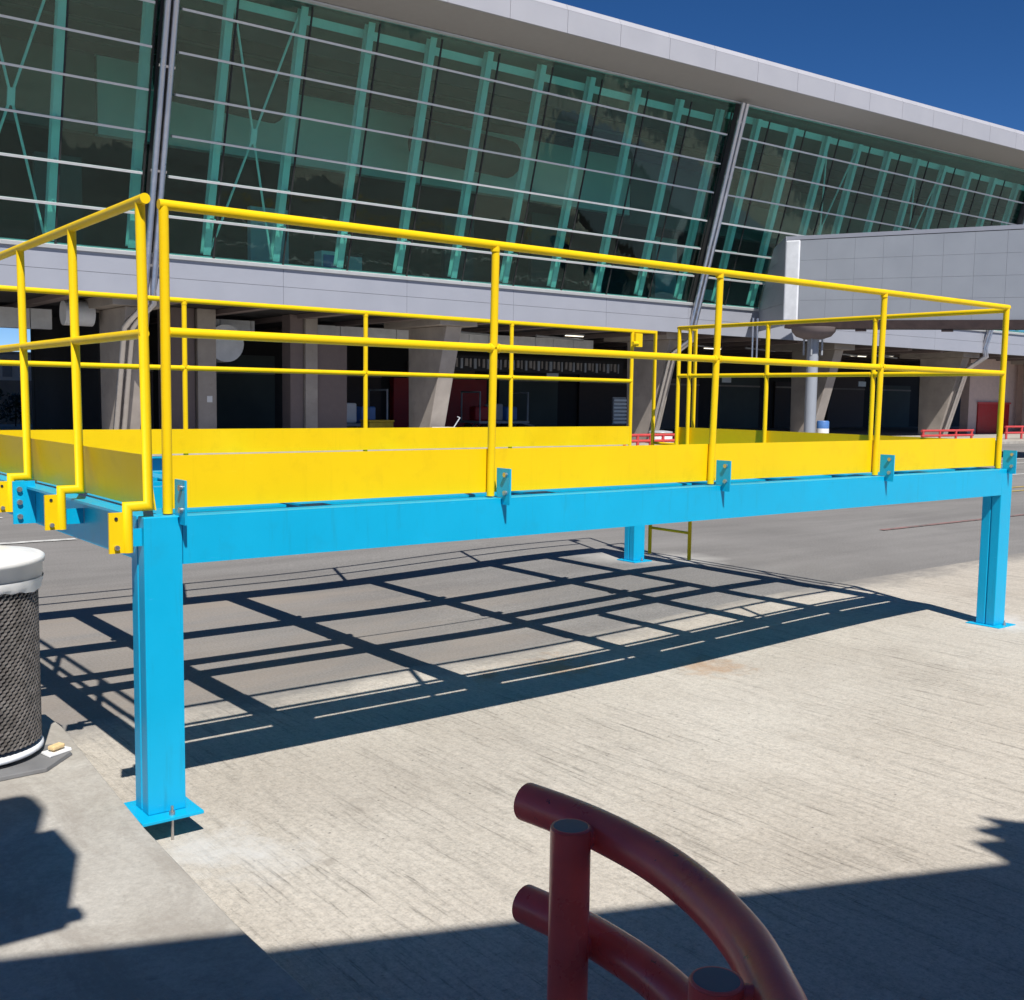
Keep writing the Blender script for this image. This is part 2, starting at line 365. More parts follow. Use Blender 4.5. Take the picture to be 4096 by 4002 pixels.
def joist(y, bays, F=.055, zt=ZJ-.012):
    edges = [.133, .74, 1.87, 3.09, 4.31, 4.95, LX-.133]
    half = [0, .05, .065, .05, .05, .05, 0]
    for i in bays: cbeam_x(edges[i]+half[i]+.002, edges[i+1]-half[i+1]-.002, y, 'joist', zt-.125, zt, F)
joist(.33, range(6), .115); joist(1.345, range(6), .075); joist(1.635, (0, 1, 3, 4), .06); joist(2.30, range(6), .115)
MB().tube([(1.94, 1.67, 1.10), (3.04, 1.67, 1.10)], .007, 8).build('tie_rod', 'blue', PL)
for x in (.74, 1.87, 3.09, 4.31):
    for y in (1.75, 2.46): box('clip_angle', 'blue', PL, x-.09, x+.09, y, y+.03, ZJ-.06, ZJ-.001)
for x0 in (.85, 1.98, 3.2):
    mb = MB(); mb.hexa([(x0-.04, .30, 1.02), (x0+.06, .30, 1.02), (x0-.04, .20, 1.02)], [(x0-.04, .30, 1.03), (x0+.06, .30, 1.03), (x0-.04, .20, 1.03)])
    mb.build('gusset', 'blue', PL)
# splice plate on the left beam
sp = box('splice_plate', 'blue', PL, -.056, .037, 1.462, 1.472, .962, 1.150)
for z in (1.115, 1.058, .995): MB().tube([(-.030, 1.462, z), (-.030, 1.449, z)], .0115, 12).build('bolt', 'bolt', sp)

RT = .0168
def rail(pts, name, r=RT): return MB().tube(pts, r, 14).build(name, 'yellow', PL)
# near side
YN = .053
PX = (.103, 1.503, 2.89, 4.293, 5.668)
ZTOP, ZMID = 2.176, 1.752
rail([(PX[0]-RT, YN, ZTOP), (PX[-1]+RT, YN, ZTOP)], 'top_rail', .0175)
rail([(PX[0]+.012, YN, ZMID), (PX[-1]-.012, YN, ZMID)], 'mid_rail')
for i, x in enumerate(PX):
    lean = (.000, .008, .018, .012, 0)[i]
    po = rail([(x-lean, YN, ZT+.004), (x+lean*.4, YN, ZTOP)], 'rail_post')
    yz = [(-.056, 1.100), (-.001, 1.100), (-.001, ZT+.001), (.034, ZT+.001), (.034, 1.252), (-.056, 1.252)]
    lg = MB().hexa([(x+.018-lean, y, z) for y, z in yz], [(x+.026-lean, y, z) for y, z in yz]).build('lug_bracket', 'blue', PL)
    for z in (1.226, 1.150): MB().tube([(x+.018-lean, -.030, z), (x+.007-lean, -.030, z)], .0105, 10).build('bolt', 'bolt', lg)
tb = MB(); n = 40                      # near toe board, slightly buckled thin plate
def toe(name, a, b_, axis, off, z0, z1, wob, side=1, tilt=0):
    mb = MB(); n = 36; t = .005
    for i in range(n+1):
        s_ = i/n; q = a+(b_-a)*s_; d = off+wob*noise.noise(Vector((q*.9, off*3, 1.7)))
        for (dd, z) in ((0, z0), (0, z1), (t, z1), (t, z0)):
            e_ = tilt if z == z0 else 0
            mb.v.append((q, d+dd*side+e_, z) if axis == 'x' else (d+dd*side+e_, q, z))
    for i in range(n):
        for k in range(4): mb.f.append((i*4+k, i*4+(k+1)%4, (i+1)*4+(k+1)%4, (i+1)*4+k)); mb.sm.append(False)
    mb.f.append((0, 1, 2, 3)); mb.sm.append(False); mb.f.append(tuple(n*4+k for k in (3, 2, 1, 0))); mb.sm.append(False)
    return mb.build(name, 'yellow', PL)
toe('toe_board', PX[0]+.02, PX[-1]-.018, 'x', YN+.020, 1.146, 1.331, .004)
# far side
YF = 3.475; XF = (.105, 1.52, 2.90, 4.27, 5.635); ZFT, ZFM = 2.152, 1.708
rail([(XF[0]-RT, YF, ZFT), (5.905+.02, YF, ZFT), (5.905+.02, YF, .13)], 'ladder_stile')
rail([(XF[0], YF, ZFM), (XF[-1], YF, ZFM)], 'mid_rail')
for x in XF: rail([(x, YF, ZT+.004), (x, YF, ZFT)], 'rail_post')
toe('toe_board', XF[0]-.02, XF[-1]-.03, 'x', YF-.026, 1.142, 1.305, .004)
box('latch_box', 'yellow', PL, 5.635, 5.715, YF-.05, YF-.018, 2.01, 2.13, bevel=.003)
MB().tube([(5.60, YF-.045, 2.04), (5.66, YF-.045, 2.04)], .018, 10).build('latch_pin', 'yellow', PL)
# right side
XR = 5.70; YR = (.075, 1.045, 2.012, 2.84, 2.965); ZRT, ZRM = 2.160, 1.752
rail([(XR, YR[0], ZRT), (XR, YR[-1], ZRT), (5.925, YR[-1]+.02, ZRT), (5.925, YR[-1]+.02, .13)], 'ladder_stile')
rail([(XR, YR[0], ZRM), (XR, YR[-1], ZRM)], 'mid_rail')
for y in YR: rail([(XR, y, ZT+.004), (XR, y, ZRT)], 'rail_post')
toe('toe_board', YR[0]+.03, YR[-1], 'y', XR+.020, 1.142, 1.312, .003, tilt=.006)
for z in (.37, .66, .95, 1.15): rail([(5.925, 3.0, z), (5.925, YF-.01, z)], 'ladder_rung', .0125)
def weld(p, ax, parent, r=RT):
    a = Vector(p); d = {'x': Vector((1, 0, 0)), 'y': Vector((0, 1, 0)), 'z': Vector((0, 0, 1))}[ax]*.006
    MB().tube([tuple(a-d), tuple(a-d*.3), tuple(a+d*.3), tuple(a+d)], r+.0028, 12).build('weld', 'yellow', parent)
for xs_, y_, zt_, zm_ in ((PX, YN, ZTOP, ZMID), (XF, YF, ZFT, ZFM)):
    for x in xs_[1:-1]:
        weld((x, y_, zt_-.022), 'z', PL); weld((x-.022, y_, zm_), 'x', PL); weld((x+.022, y_, zm_), 'x', PL)
for y in YR[1:-1]: weld((XR, y, ZRT-.022), 'z', PL); weld((XR, y-.022, ZRM), 'y', PL); weld((XR, y+.022, ZRM), 'y', PL)
# left side: posts with dog-leg feet and bolted plates
XL = .022; YL = (.015, .765, 1.515, 2.26, 3.0, 3.42)
rail([(XL, YL[0]-RT, 2.180), (XL, YL[-1], 2.150)], 'top_rail', .0175)
rail([(XL, YL[0]+.01, 1.742), (XL, YL[-1], 1.735)], 'mid_rail')
for i, y in enumerate(YL):
    l2 = .035 if i < 3 else 0
    pts = [(XL-.0, y+l2, 2.172), (XL, y, 1.166), (-.049, y, 1.166), (-.049, y, 1.012)]
    po = rail(pts, 'rail_post')
    pt = box('bolt_plate', 'yellow', PL, -.112, -.064, y-.006, y+.004, 1.012, 1.148)
    box('lug_plate', 'blue', PL, -.106, .036, y+.006, y+.014, 1.03, 1.09)
    MB().tube([(-.089, y-.006, 1.032), (-.089, y-.018, 1.032)], .0085, 10).build('bolt', 'bolt', pt)
    MB().tube([(-.089, y-.0065, 1.128), (-.089, y-.009, 1.128)], .006, 10).build('bolt_hole', 'rubber', pt)
toe('toe_board', .085, 3.40, 'y', XL+.024, 1.142, 1.333, .010, tilt=.026)

# ------------------------------------------------------------------ terminal building (frame: x along the facade, y away from it)
TH = math.radians(-.8)
def B2W(x, y, z=0): return (CX+x*math.cos(TH)-y*math.sin(TH), CY+x*math.sin(TH)+y*math.cos(TH), z)
TB = empty('terminal_building', (CX, CY, 0), TH)
tag(TB, 'long airport terminal with outward leaning green glass wall above concrete columns', 'building')
AL = math.radians(16); TA = math.tan(AL)
D0, Z0 = 24.0, 4.526
def gd(z): return D0-TA*(z-Z0)
P0, PW = 6.38-1.694*5, 1.694
NB = 36
def xi(k): return P0+PW*k
GAPS = (8.30, 25.22, 42.14)
def ztop(x): return 9.88+.0145*x
ROW = .801
pane_mesh = {}
def leanbox(mb, x0, x1, z0, z1, d0, d1):
    """box lying in the leaning plane, d0..d1 = offset towards the inside"""
    nx = (0, math.cos(AL), math.sin(AL))
    def P(x, z, d): return (x, gd(z)+d*nx[1], z+d*nx[2])
    mb.hexa([P(x0, z0, d0), P(x1, z0, d0), P(x1, z0, d1), P(x0, z0, d1)], [P(x0, z1, d0), P(x1, z1, d0), P(x1, z1, d1), P(x0, z1, d1)]); return mb
for k in range(NB):
    x0 = xi(k)
    for r in range(7):
        z0 = Z0+.02+ROW*r; last = r == 6
        if last or r not in pane_mesh:
            h = ztop(x0+PW/2)-z0-.02 if last else ROW-.03
            me = leanbox(MB(), .012, PW-.012, z0, z0+h, 0, .012).mesh('glass_pane', 'glass')
            if not last: pane_mesh[r] = me
        else: me = pane_mesh[r]
        o = bpy.data.objects.new('glass_pane', me); COL.objects.link(o); o.parent = TB; o.location = (x0, 0, 0)
XA, XB = xi(0), xi(NB)
for r in range(1, 7):
    z = Z0+ROW*r
    for a, b_ in ((XA, GAPS[0]-.28), (GAPS[0]+.28, GAPS[1]-.28), (GAPS[1]+.28, GAPS[2]-.28), (GAPS[2]+.28, XB)):
        leanbox(MB(), a, b_, z-.022, z+.022, -.09, .03).build('transom', 'alu', TB)
leanbox(MB(), XA, XB, Z0-.05, Z0+.02, -.10, .25).build('sill', 'alu', TB)
rf = None
for k in range(NB+1):
    x = xi(k); zt = ztop(x)
    if rf is None:
        mb = MB(); leanbox(mb, -.085, .085, Z0+.02, 9.98, .38, .395); leanbox(mb, -.085, .085, Z0+.02, 9.98, .56, .575); leanbox(mb, -.012, .012, Z0+.02, 9.98, .395, .56)
        rf = mb.mesh('rafter', 'steel_white')
        vs_ = leanbox(MB(), -.018, .018, Z0+.02, 9.95, -.012, .02).mesh('glazing_seal', 'joint')
        arm = MB(); [leanbox(arm, -.02, .02, Z0+ROW*q-.03, Z0+ROW*q+.03, .03, .38) for q in range(1, 7)]
        arm = arm.mesh('glazing_arm', 'steel_white')
    for me, nm in ((rf, 'rafter'), (vs_, 'glazing_seal'), (arm, 'glazing_arm')):
        o = bpy.data.objects.new(nm, me); COL.objects.link(o); o.parent = TB; o.location = (x, 0, 0)
def leanpt(x, z, d): return (x, gd(z)+d*math.cos(AL), z+d*math.sin(AL))
for k in (4, 7, 19, 22, 27):
    a, b_ = xi(k)+.1, xi(k+1)-.1
    for p, q in (((a, 4.62), (b_, 9.7)), ((b_, 4.62), (a, 9.7))):
        MB().tube([leanpt(p[0], p[1], .47), leanpt(q[0], q[1], .47+.001)], .028, 8).build('brace_rod', 'steel_white', TB)
    xm = (a+b_)/2; leanbox(MB(), xm-.07, xm+.07, 7.0, 7.32, .44, .50).build('brace_gusset', 'steel_white', TB)
leanbox(MB(), XA, 24.9, 9.62, 9.80, .60, .72).build('head_beam', 'steel_white', TB)
leanbox(MB(), 25.5, XB, 9.80, 9.98, .60, .72).build('head_beam', 'steel_white', TB)
# grey band under the glass: two rows of panels
bw = 3.388
for k in range(18):
    a = XA+bw*k
    for z0, z1 in ((3.60, 4.032), (4.040, 4.474)):
        box('band_panel', 'panel', TB, a+.004, a+bw-.004, D0-.03, D0+.01, z0, z1)
box('band_backing', 'cladding_joint', TB, XA, XB, D0+.012, D0+.30, 3.61, 4.47)
box('upper_floor', 'interior_floor', TB, XA, XB, D0+.305, 42, 3.95, 4.45)
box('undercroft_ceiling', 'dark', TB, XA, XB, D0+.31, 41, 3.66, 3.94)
# inside the hall
mb = MB(); mb.hexa([(XA, 22.75, 9.9), (XB, 22.75, 10.6), (XB, 31, 10.4), (XA, 31, 9.8)], [(XA, 22.75, 10.05), (XB, 22.75, 10.75), (XB, 31, 10.55), (XA, 31, 9.95)]); mb.build('hall_ceiling', 'interior_ceiling', TB)
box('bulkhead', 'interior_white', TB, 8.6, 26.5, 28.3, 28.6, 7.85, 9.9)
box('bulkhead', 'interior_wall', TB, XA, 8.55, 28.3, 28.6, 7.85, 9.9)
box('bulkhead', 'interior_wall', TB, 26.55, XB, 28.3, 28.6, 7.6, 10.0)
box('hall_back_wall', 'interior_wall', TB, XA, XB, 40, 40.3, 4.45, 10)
box('hall_inner_ceiling', 'dark', TB, XA, XB, 28.62, 40, 8.0, 8.1)
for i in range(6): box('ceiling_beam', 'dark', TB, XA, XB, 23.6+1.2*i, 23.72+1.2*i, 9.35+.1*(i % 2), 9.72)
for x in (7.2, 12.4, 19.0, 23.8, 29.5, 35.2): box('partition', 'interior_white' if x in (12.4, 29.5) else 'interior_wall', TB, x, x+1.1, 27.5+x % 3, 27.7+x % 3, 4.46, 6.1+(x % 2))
for x0, x1, y, z in ((2.5, 6.0, 26.5, 8.9), (9.2, 12.2, 25.2, 8.7), (16.8, 20.4, 26.4, 8.6), (30, 33, 26, 8.9)):
    MB().tube([(x0, y, z), (x1, y+.8, z+.1)], .55, 16).build('air_duct', 'dark', TB)
for x, y, z, m_ in ((13.3, 25.6, 5.2, 'leaf'), (3.6, 25.4, 5.0, 'leaf'), (14.3, 26.2, 5.3, 'barrel_blue'), (27.2, 25.5, 5.3, 'interior_white'), (22.7, 26, 5.2, 'interior_white')):
    kb = box('check_in_kiosk', 'steel_white' if m_ == 'leaf' else 'dark_brown', TB, x, x+.55, y, y+.4, 4.46, z)
    box('kiosk_screen', 'barrel_blue' if m_ == 'leaf' else 'interior_white', kb, x+.05, x+.5, y-.03, y-.002, z-.45, z-.1)
# roof edge
def roofz(x): return .0145*(x-17)
XE = XB+6
def slope_prism(mb, x0, x1, prof):
    mb.hexa([(x0, y, z+roofz(x0)) for y, z in prof], [(x1, y, z+roofz(x1)) for y, z in prof]); return mb
slope_prism(MB(), XA-3, XE, [(22.40, 10.13), (21.05, 10.27), (21.05, 10.31), (22.40, 10.29)]).build('soffit', 'soffit', TB)
slope_prism(MB(), XA-3, XE, [(22.46, 10.08), (22.32, 10.09), (22.32, 10.125), (22.46, 10.125)]).build('head_trim', 'alu', TB)
fw = 1.728; x = 20.93-fw*14
while x < XE-1:
    slope_prism(MB(), x+.006, x+fw-.006, [(21.04, 10.27), (20.99, 10.275), (20.97, 10.80), (21.02, 10.80)]).build('fascia_panel', 'fascia', TB)
    slope_prism(MB(), x+.004, x+fw-.004, [(21.03, 10.812), (20.985, 10.812), (21.05, 10.95), (21.30, 11.04), (21.34, 11.0), (21.1, 10.93)]).build('roof_cap', 'fascia', TB)
    x += fw
slope_prism(MB(), XA-3, XE, [(21.10, 10.30), (21.10, 10.90), (24, 11.45), (42, 11.9), (42, 10.9), (24, 10.60)]).build('roof', 'roofing', TB)
# concrete fin columns, pillars and the undercroft
FZ = .20
for xc in (-.2, 8.25, 16.75, 25.15, 33.55, 41.95, 50.4):
    mb = MB(); a, b_ = xc-.25, xc+.25
    if xc < 9: a, b_ = xc-.25, xc+.30
    mb.hexa([(a, 25.55, FZ), (b_, 25.55, FZ), (b_, 26.5, FZ), (a, 26.5, FZ)], [(a, 24.62, 3.42), (b_, 24.62, 3.42), (b_, 26.55, 3.42), (a, 26.55, 3.42)])
    fin = mb.build('fin_column', 'concrete_col', TB, .02)
    box('column_head', 'concrete_col', fin, a-.35, b_+.35, 24.40, 27.3, 3.425, 3.655)
pl = MB().box(10.55, 11.04, 26.99, 27.5, FZ, 3.65).build('pillar', 'concrete_col', TB, .01)
box('pillar_notice', 'white', pl, 10.78, 10.92, 26.975, 26.985, 1.30, 1.46)
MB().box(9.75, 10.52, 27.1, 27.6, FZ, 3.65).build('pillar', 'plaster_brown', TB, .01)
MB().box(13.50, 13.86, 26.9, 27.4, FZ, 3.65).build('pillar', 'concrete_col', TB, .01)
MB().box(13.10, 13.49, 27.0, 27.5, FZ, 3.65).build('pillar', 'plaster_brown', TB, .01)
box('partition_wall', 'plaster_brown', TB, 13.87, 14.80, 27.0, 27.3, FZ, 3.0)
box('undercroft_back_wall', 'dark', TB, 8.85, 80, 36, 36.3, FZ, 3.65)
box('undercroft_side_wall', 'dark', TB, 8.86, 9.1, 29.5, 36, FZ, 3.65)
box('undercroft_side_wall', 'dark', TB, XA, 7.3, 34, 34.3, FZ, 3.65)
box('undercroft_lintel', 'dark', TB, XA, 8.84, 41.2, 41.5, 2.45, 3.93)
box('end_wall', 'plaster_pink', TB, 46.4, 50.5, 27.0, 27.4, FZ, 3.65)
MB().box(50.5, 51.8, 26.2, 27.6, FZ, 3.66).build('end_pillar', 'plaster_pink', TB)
rd = box('service_door', 'red_door', TB, 47.1, 49.8, 26.93, 26.985, FZ, 1.56)
box('door_frame', 'red_rail', rd, 47.02, 49.88, 26.90, 26.93, 1.565, 1.64)
for a, b_ in ((0, 7.6), (11.2, 13.0), (14.9, 25.6)):
    x = a; i = 0
    while x < b_:
        wd = min(.78+.12*(i % 3), b_-x)
        box('duct_panel', 'duct', TB, x+.012, x+wd-.012, 29.0, 29.25, 3.06, 3.55); x += wd; i += 1
for i in range(46):
    x = 19.6+i*.18
    box('hanging_slat', 'concrete_col' if i % 3 else 'grey_steel', TB, x, x+.06+.07*((i*7) % 5)/5, 30, 30.05, 2.47+.04*((i*5) % 3), 2.80)
box('slat_rail', 'dark', TB, 19.4, 28, 30.06, 30.12, 2.4, 2.9)
MB().tube([(11.86, 28.3, 2.87), (11.86, 30, 2.87)], .50, 28).build('round_duct', 'duct', TB)
MB().tube([(7.15, 26.4, 3.32), (7.80, 26.4, 3.32)], .29, 24).build('round_duct', 'duct', TB)
lv = box('louvre', 'grey_steel', TB, 27.5, 28.15, 30.0, 30.05, .6, 1.6)
for i in range(7): box('louvre_blade', 'alu', lv, 27.5, 28.15, 29.95, 29.995, .64+.135*i, .71+.135*i)
for x0, x1, y, z in ((23.0, 23.8, 27.4, 3.57), (29.3, 30.2, 27.2, 3.40), (37.0, 38.15, 27.4, 3.6), (37.0, 38.0, 28.6, 3.56), (39.8, 41.1, 27.4, 3.5), (40.4, 41.5, 29, 3.55), (18.2, 18.9, 27.5, 3.57)):
    fx = box('lamp_fitting', 'grey_steel', TB, x0, x1, y, y+.12, z, z+.05); box('lamp_tube', 'lamp', fx, x0+.03, x1-.03, y+.03, y+.09, z-.03, z-.004)
for x0 in (17.5, 21.3, 27.9, 31.0, 36.2, 39): MB().tube([(x0, 26.8, 3.45), (x0+2.6, 27.6, 3.45)], .035, 8).build('ceiling_pipe', 'grey_steel', TB)
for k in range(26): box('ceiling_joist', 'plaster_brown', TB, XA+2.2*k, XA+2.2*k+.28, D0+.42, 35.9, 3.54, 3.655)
for k in range(12):
    x = 9.4+4.3*k
    dr = box('wall_panel', ('plaster_brown', 'interior_wall', 'dark_brown')[k % 3], TB, x, x+3.1, 35.86, 35.98, FZ, 2.5+.35*(k % 2))
    box('panel_trim', 'concrete_col', dr, x, x+3.1, 35.82, 35.855, 2.2, 2.28)
for k in range(8): box('wall_sign', 'alu', TB, 12.2+5.1*k, 12.8+5.1*k, 33.9, 33.94, 2.35, 2.6)
# downpipe pairs
for gx in GAPS:
    for dx in (-.085, .085):
        x = gx+dx; xb = gx-.0+dx-.28
        top = 10.12+roofz(gx)
        pts = [leanpt(x, top, -.24), leanpt(x, 3.85, -.24), (x-.02, 23.88, 3.45), (xb+.05, 24.35, 3.08), (xb, 24.52, 2.95), (xb, 25.38, FZ)]
        MB().tube(pts, .068, 14).build('downpipe', 'chrome', TB)
    for z in (4.3, 6.2, 8.2, 9.7):
        leanbox(MB(), gx-.17, gx+.17, z, z+.05, -.26, -.22).build('pipe_clamp', 'chrome', TB)
    leanbox(MB(), gx-.15, gx+.15, Z0+.03, ztop(gx)-.05, -.02, -.006).build('pipe_recess', 'joint', TB)
MB().tube([(8.14, 25.0, 2.1), (8.14, 25.42, FZ)], .03, 10).build('conduit', 'chrome', TB)

# pavement in front of the building
pv = MB(); pv.hexa([(-30, 21.3, .0), (70, 21.3, .0), (70, 60, .0), (-30, 60, .0)], [(-30, 21.3, FZ), (70, 21.3, FZ), (70, 60, FZ), (-30, 60, FZ)])
po = pv.build('pavement', 'slab_concrete', None, .015); po.location = (CX, CY, 0); po.rotation_euler[2] = TH; tag(po, kind='structure')

# ------------------------------------------------------------------ boarding bridge on the right
BB = empty('boarding_bridge', (CX, CY, 0), TH)
tag(BB, 'grey panelled passenger boarding bridge joining the glass wall on a steel pillar', 'boarding bridge')
PH = math.radians(75); A = Vector((26.5, 21.45)); DV = Vector((math.cos(PH), -math.sin(PH))); RV = Vector((math.sin(PH), math.cos(PH)))
BZ0, BZ1 = 3.95, 6.40
BSL = -.028
def bpr(s0, s1, t0, t1, z0, z1):
    q = bpoly(s0, s1, t0, t1); h = [BSL*s for s in (s0, s1, s1, s0)]
    return MB().hexa([(x, y, z0+d) for (x, y), d in zip(q, h)], [(x, y, z1+d) for (x, y), d in zip(q, h)])
def bpoly(s0, s1, t0, t1): return [tuple(A+DV*s+RV*t) for s, t in ((s0, t0), (s1, t0), (s1, t1), (s0, t1))]
BL = 14.0
bpr(0.03, BL, .02, 3.0, BZ0+.02, BZ1-.02).build('bridge_core', 'cladding_joint', BB)
cw_ = .82; nr = 4; rh = (BZ1-BZ0-.12)/nr
for i in range(int(BL/cw_)):
    for r in range(nr):
        bpr(.43+cw_*i+.0025, .43+cw_*(i+1)-.0025, -.02, .018, BZ0+rh*r+.0025, BZ0+rh*(r+1)-.0025).build('wall_panel', 'panel_bridge', BB)
bpr(-.02, BL, -.025, 3.05, BZ1-.10, BZ1+.01).build('bridge_roof', 'panel', BB)
bpr(-.03, .42, -.045, .06, BZ0-.02, BZ1-.105).build('corner_panel', 'duct', BB, .04)
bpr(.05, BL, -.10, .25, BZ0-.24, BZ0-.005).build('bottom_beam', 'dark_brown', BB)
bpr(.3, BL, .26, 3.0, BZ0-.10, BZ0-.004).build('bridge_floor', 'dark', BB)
for i in range(5): bpr(2.2+2.4*i, 2.5+2.4*i, -.08, 0, BZ0-.32, BZ0-.245).build('beam_lug', 'dark_brown', BB)
for r in range(4):
    z0, z1 = BZ0-.15+r*.66, BZ0-.15+(r+1)*.66-.008
    z1 = min(z1, BZ1+.02)
    q = lambda t, z: (26.46+(28.30-26.46)*t, 21.47+(min(24, gd(z) if z > Z0 else 24)-.02-21.47)*t, z)
    mb = MB()
    for a, b_ in ((0, .5), (.5, 1)):
        p = [q(a, z0), q(b_-.003, z0), q(b_-.003, z1), q(a, z1)]
        off = Vector((.8, -.57, 0))*.04
        mb = MB(); mb.hexa([tuple(Vector(v)) for v in p], [tuple(Vector(v)+off) for v in p]); mb.build('return_panel', 'panel_bridge', BB)
px, py = 26.60, 20.45
MB().lathe([(.26, 3.36), (.50, 3.44), (.62, 3.58), (.64, 3.705)], px, py, 28).build('rotunda_drum', 'plaster_brown', BB)
MB().lathe([(.17, .09), (.17, 3.37)], px, py, 8).build('support_pillar', 'panel_bridge', BB)
for a in range(4): MB().tube([(px+.26*math.cos(a*1.57+.5), py+.26*math.sin(a*1.57+.5), 2.9), (px+.26*math.cos(a*1.57+.5), py+.26*math.sin(a*1.57+.5), 3.4)], .03, 8).build('pillar_rod', 'grey_steel', BB)
MB().lathe([(.42, .085), (.42, .115), (.25, .14)], px, py, 24).build('pillar_base', 'grey_steel', BB)
for dx in (-1.15, -.95): MB().tube([(px+dx, py+1.3, 2.75), (px+dx, py+1.3, 3.98)], .03, 8).build('hanger_rod', 'chrome', BB)
MB().tube([(px-1.35, py+1.3, 2.75), (px-.75, py+1.3, 2.75)], .03, 8).build('hanger_rod', 'chrome', BB)

# ------------------------------------------------------------------ small things by the building
def kerb_rail(x0, x1, y, n, label, h=.48):
    o = empty('kerb_barrier', B2W(x0, y, FZ), TH); tag(o, label, 'barrier', 'low red pipe barriers along the terminal pavement')
    for z in (h, h*.5): MB().tube([(0, 0, z), (x1-x0, 0, z)], .042, 10).build('rail', 'red_rail', o)
    for i in range(n):
        x = .1+(x1-x0-.2)*i/(n-1); MB().tube([(x, 0, 0), (x, 0, h)], .045, 10).build('post', 'red_rail', o)
    return o
kerb_rail(20.9, 23.1, 22.4, 5, 'low red pipe barrier in front of the white and yellow drum', .33)
kerb_rail(35.5, 38.9, 22.4, 4, 'low red pipe barrier at the foot of the piped column before the red door', .36)
kerb_rail(41.2, 46.0, 22.4, 5, 'low red pipe barrier on the pavement in front of the red door')
t = empty('drum', B2W(24.0, 24.0, FZ)); tag(t, 'round white and yellow drum standing behind low red barrier', 'drum')
MB().lathe([(.33, 0), (.36, .05), (.36, .25), (.33, .28)], 0, 0, 24).build('drum_body', 'white', t)
MB().lathe([(.30, .28), (.30, .33)], 0, 0, 24).build('drum_band', 'box_yellow', t)
MB().lathe([(.37, .33), (.36, .37), (.1, .40)], 0, 0, 24).build('drum_lid', 'grey_steel', t)
t = empty('barrel', B2W(33.14, 24.9, FZ)); tag(t, 'blue barrel with white label beside a concrete fin column', 'barrel')
MB().lathe([(.20, 0), (.22, .03), (.22, .62), (.20, .66)], 0, 0, 20).build('barrel_body', 'barrel_blue', t)
MB().lathe([(.223, .15), (.223, .38)], 0, 0, 20).build('barrel_label', 'white', t)
t = empty('storage_box', B2W(16.0, 27.4, FZ)); tag(t, 'yellow storage box in the dark space beside a concrete fin column', 'box')
MB().box(-.4, .4, -.25, .25, 0, .58).build('box_body', 'box_yellow', t, .02); MB().box(-.42, .42, -.27, .27, .585, .64).build('box_lid', 'box_yellow', t, .01)
t = empty('hand_cart', B2W(16.75, 25.05, FZ), .1); tag(t, 'small white hand cart at the sunlit foot of a concrete fin column', 'cart')
MB().box(-.3, .3, -.2, .2, .30, .50).build('tray', 'white', t, .02); MB().tube([(.3, 0, .45), (.55, 0, .75), (.55, .1, .78)], .018, 8).build('handle', 'grey_steel', t)
for sx in (-.2, .2):
    for sy in (-.21, .21): MB().tube([(sx, sy-.02, .12), (sx, sy+.02, .12)], .12, 14).build('wheel', 'rubber', t)
for sx in (-.2, .2): MB().tube([(sx, -.19, .12), (sx, 0, .30), (sx, .19, .12)], .012, 6).build('axle_frame', 'grey_steel', t)
def bag_cart(x, y, rz, lab, cols):
    o = empty('baggage_cart', B2W(x, y, FZ), rz); tag(o, lab, 'baggage cart', 'baggage carts parked in the dark undercroft')
    MB().box(-1.1, 1.1, -.6, .6, .42, .50).build('bed', 'grey_steel', o)
    for sx_ in (-1.05, 1.05): MB().tube([(sx_, -.56, .5), (sx_, -.56, 1.5), (sx_, .56, 1.5), (sx_, .56, .5)], .03, 8).build('hoop', 'grey_steel', o)
    for sx_ in (-.8, .8):
        for sy in (-.5, .5): MB().tube([(sx_, sy-.06, .2), (sx_, sy+.06, .2)], .2, 16).build('wheel', 'rubber', o)
        MB().tube([(sx_, -.44, .2), (sx_, 0, .42), (sx_, .44, .2)], .03, 6).build('axle', 'grey_steel', o)
    MB().tube([(1.1, 0, .44), (1.8, 0, .3)], .03, 8).build('drawbar', 'grey_steel', o)
    for i, c_ in enumerate(cols):
        t_ = MB().box(-.28, .28, -.2, .2, 0, .5+.1*(i % 2)).build('suitcase', c_, None, .05); t_.location = B2W(x+(-.7+.65*i)*1.0, y, FZ+.502); t_.rotation_euler[2] = TH+.1*i
        tag(t_, '%s suitcase on the baggage cart %s' % ({'barrel_blue': 'blue', 'red_door': 'red', 'grey_steel': 'grey', 'white': 'white'}[c_], 'in the bay of the brown partition' if x < 18 else 'before the grey louvre'), 'suitcase', 'suitcases on the baggage carts')
bag_cart(15.9, 29.0, TH, 'baggage cart loaded with cases in the dark bay behind the yellow box', ('grey_steel', 'white', 'barrel_blue'))
bag_cart(23.2, 31.5, TH, 'baggage cart loaded with cases in the dark bay before the grey louvre', ('red_door', 'grey_steel', 'barrel_blue'))
box('red_gate', 'red_door', TB, 21.5, 25.8, 35.6, 35.9, FZ, 2.2)
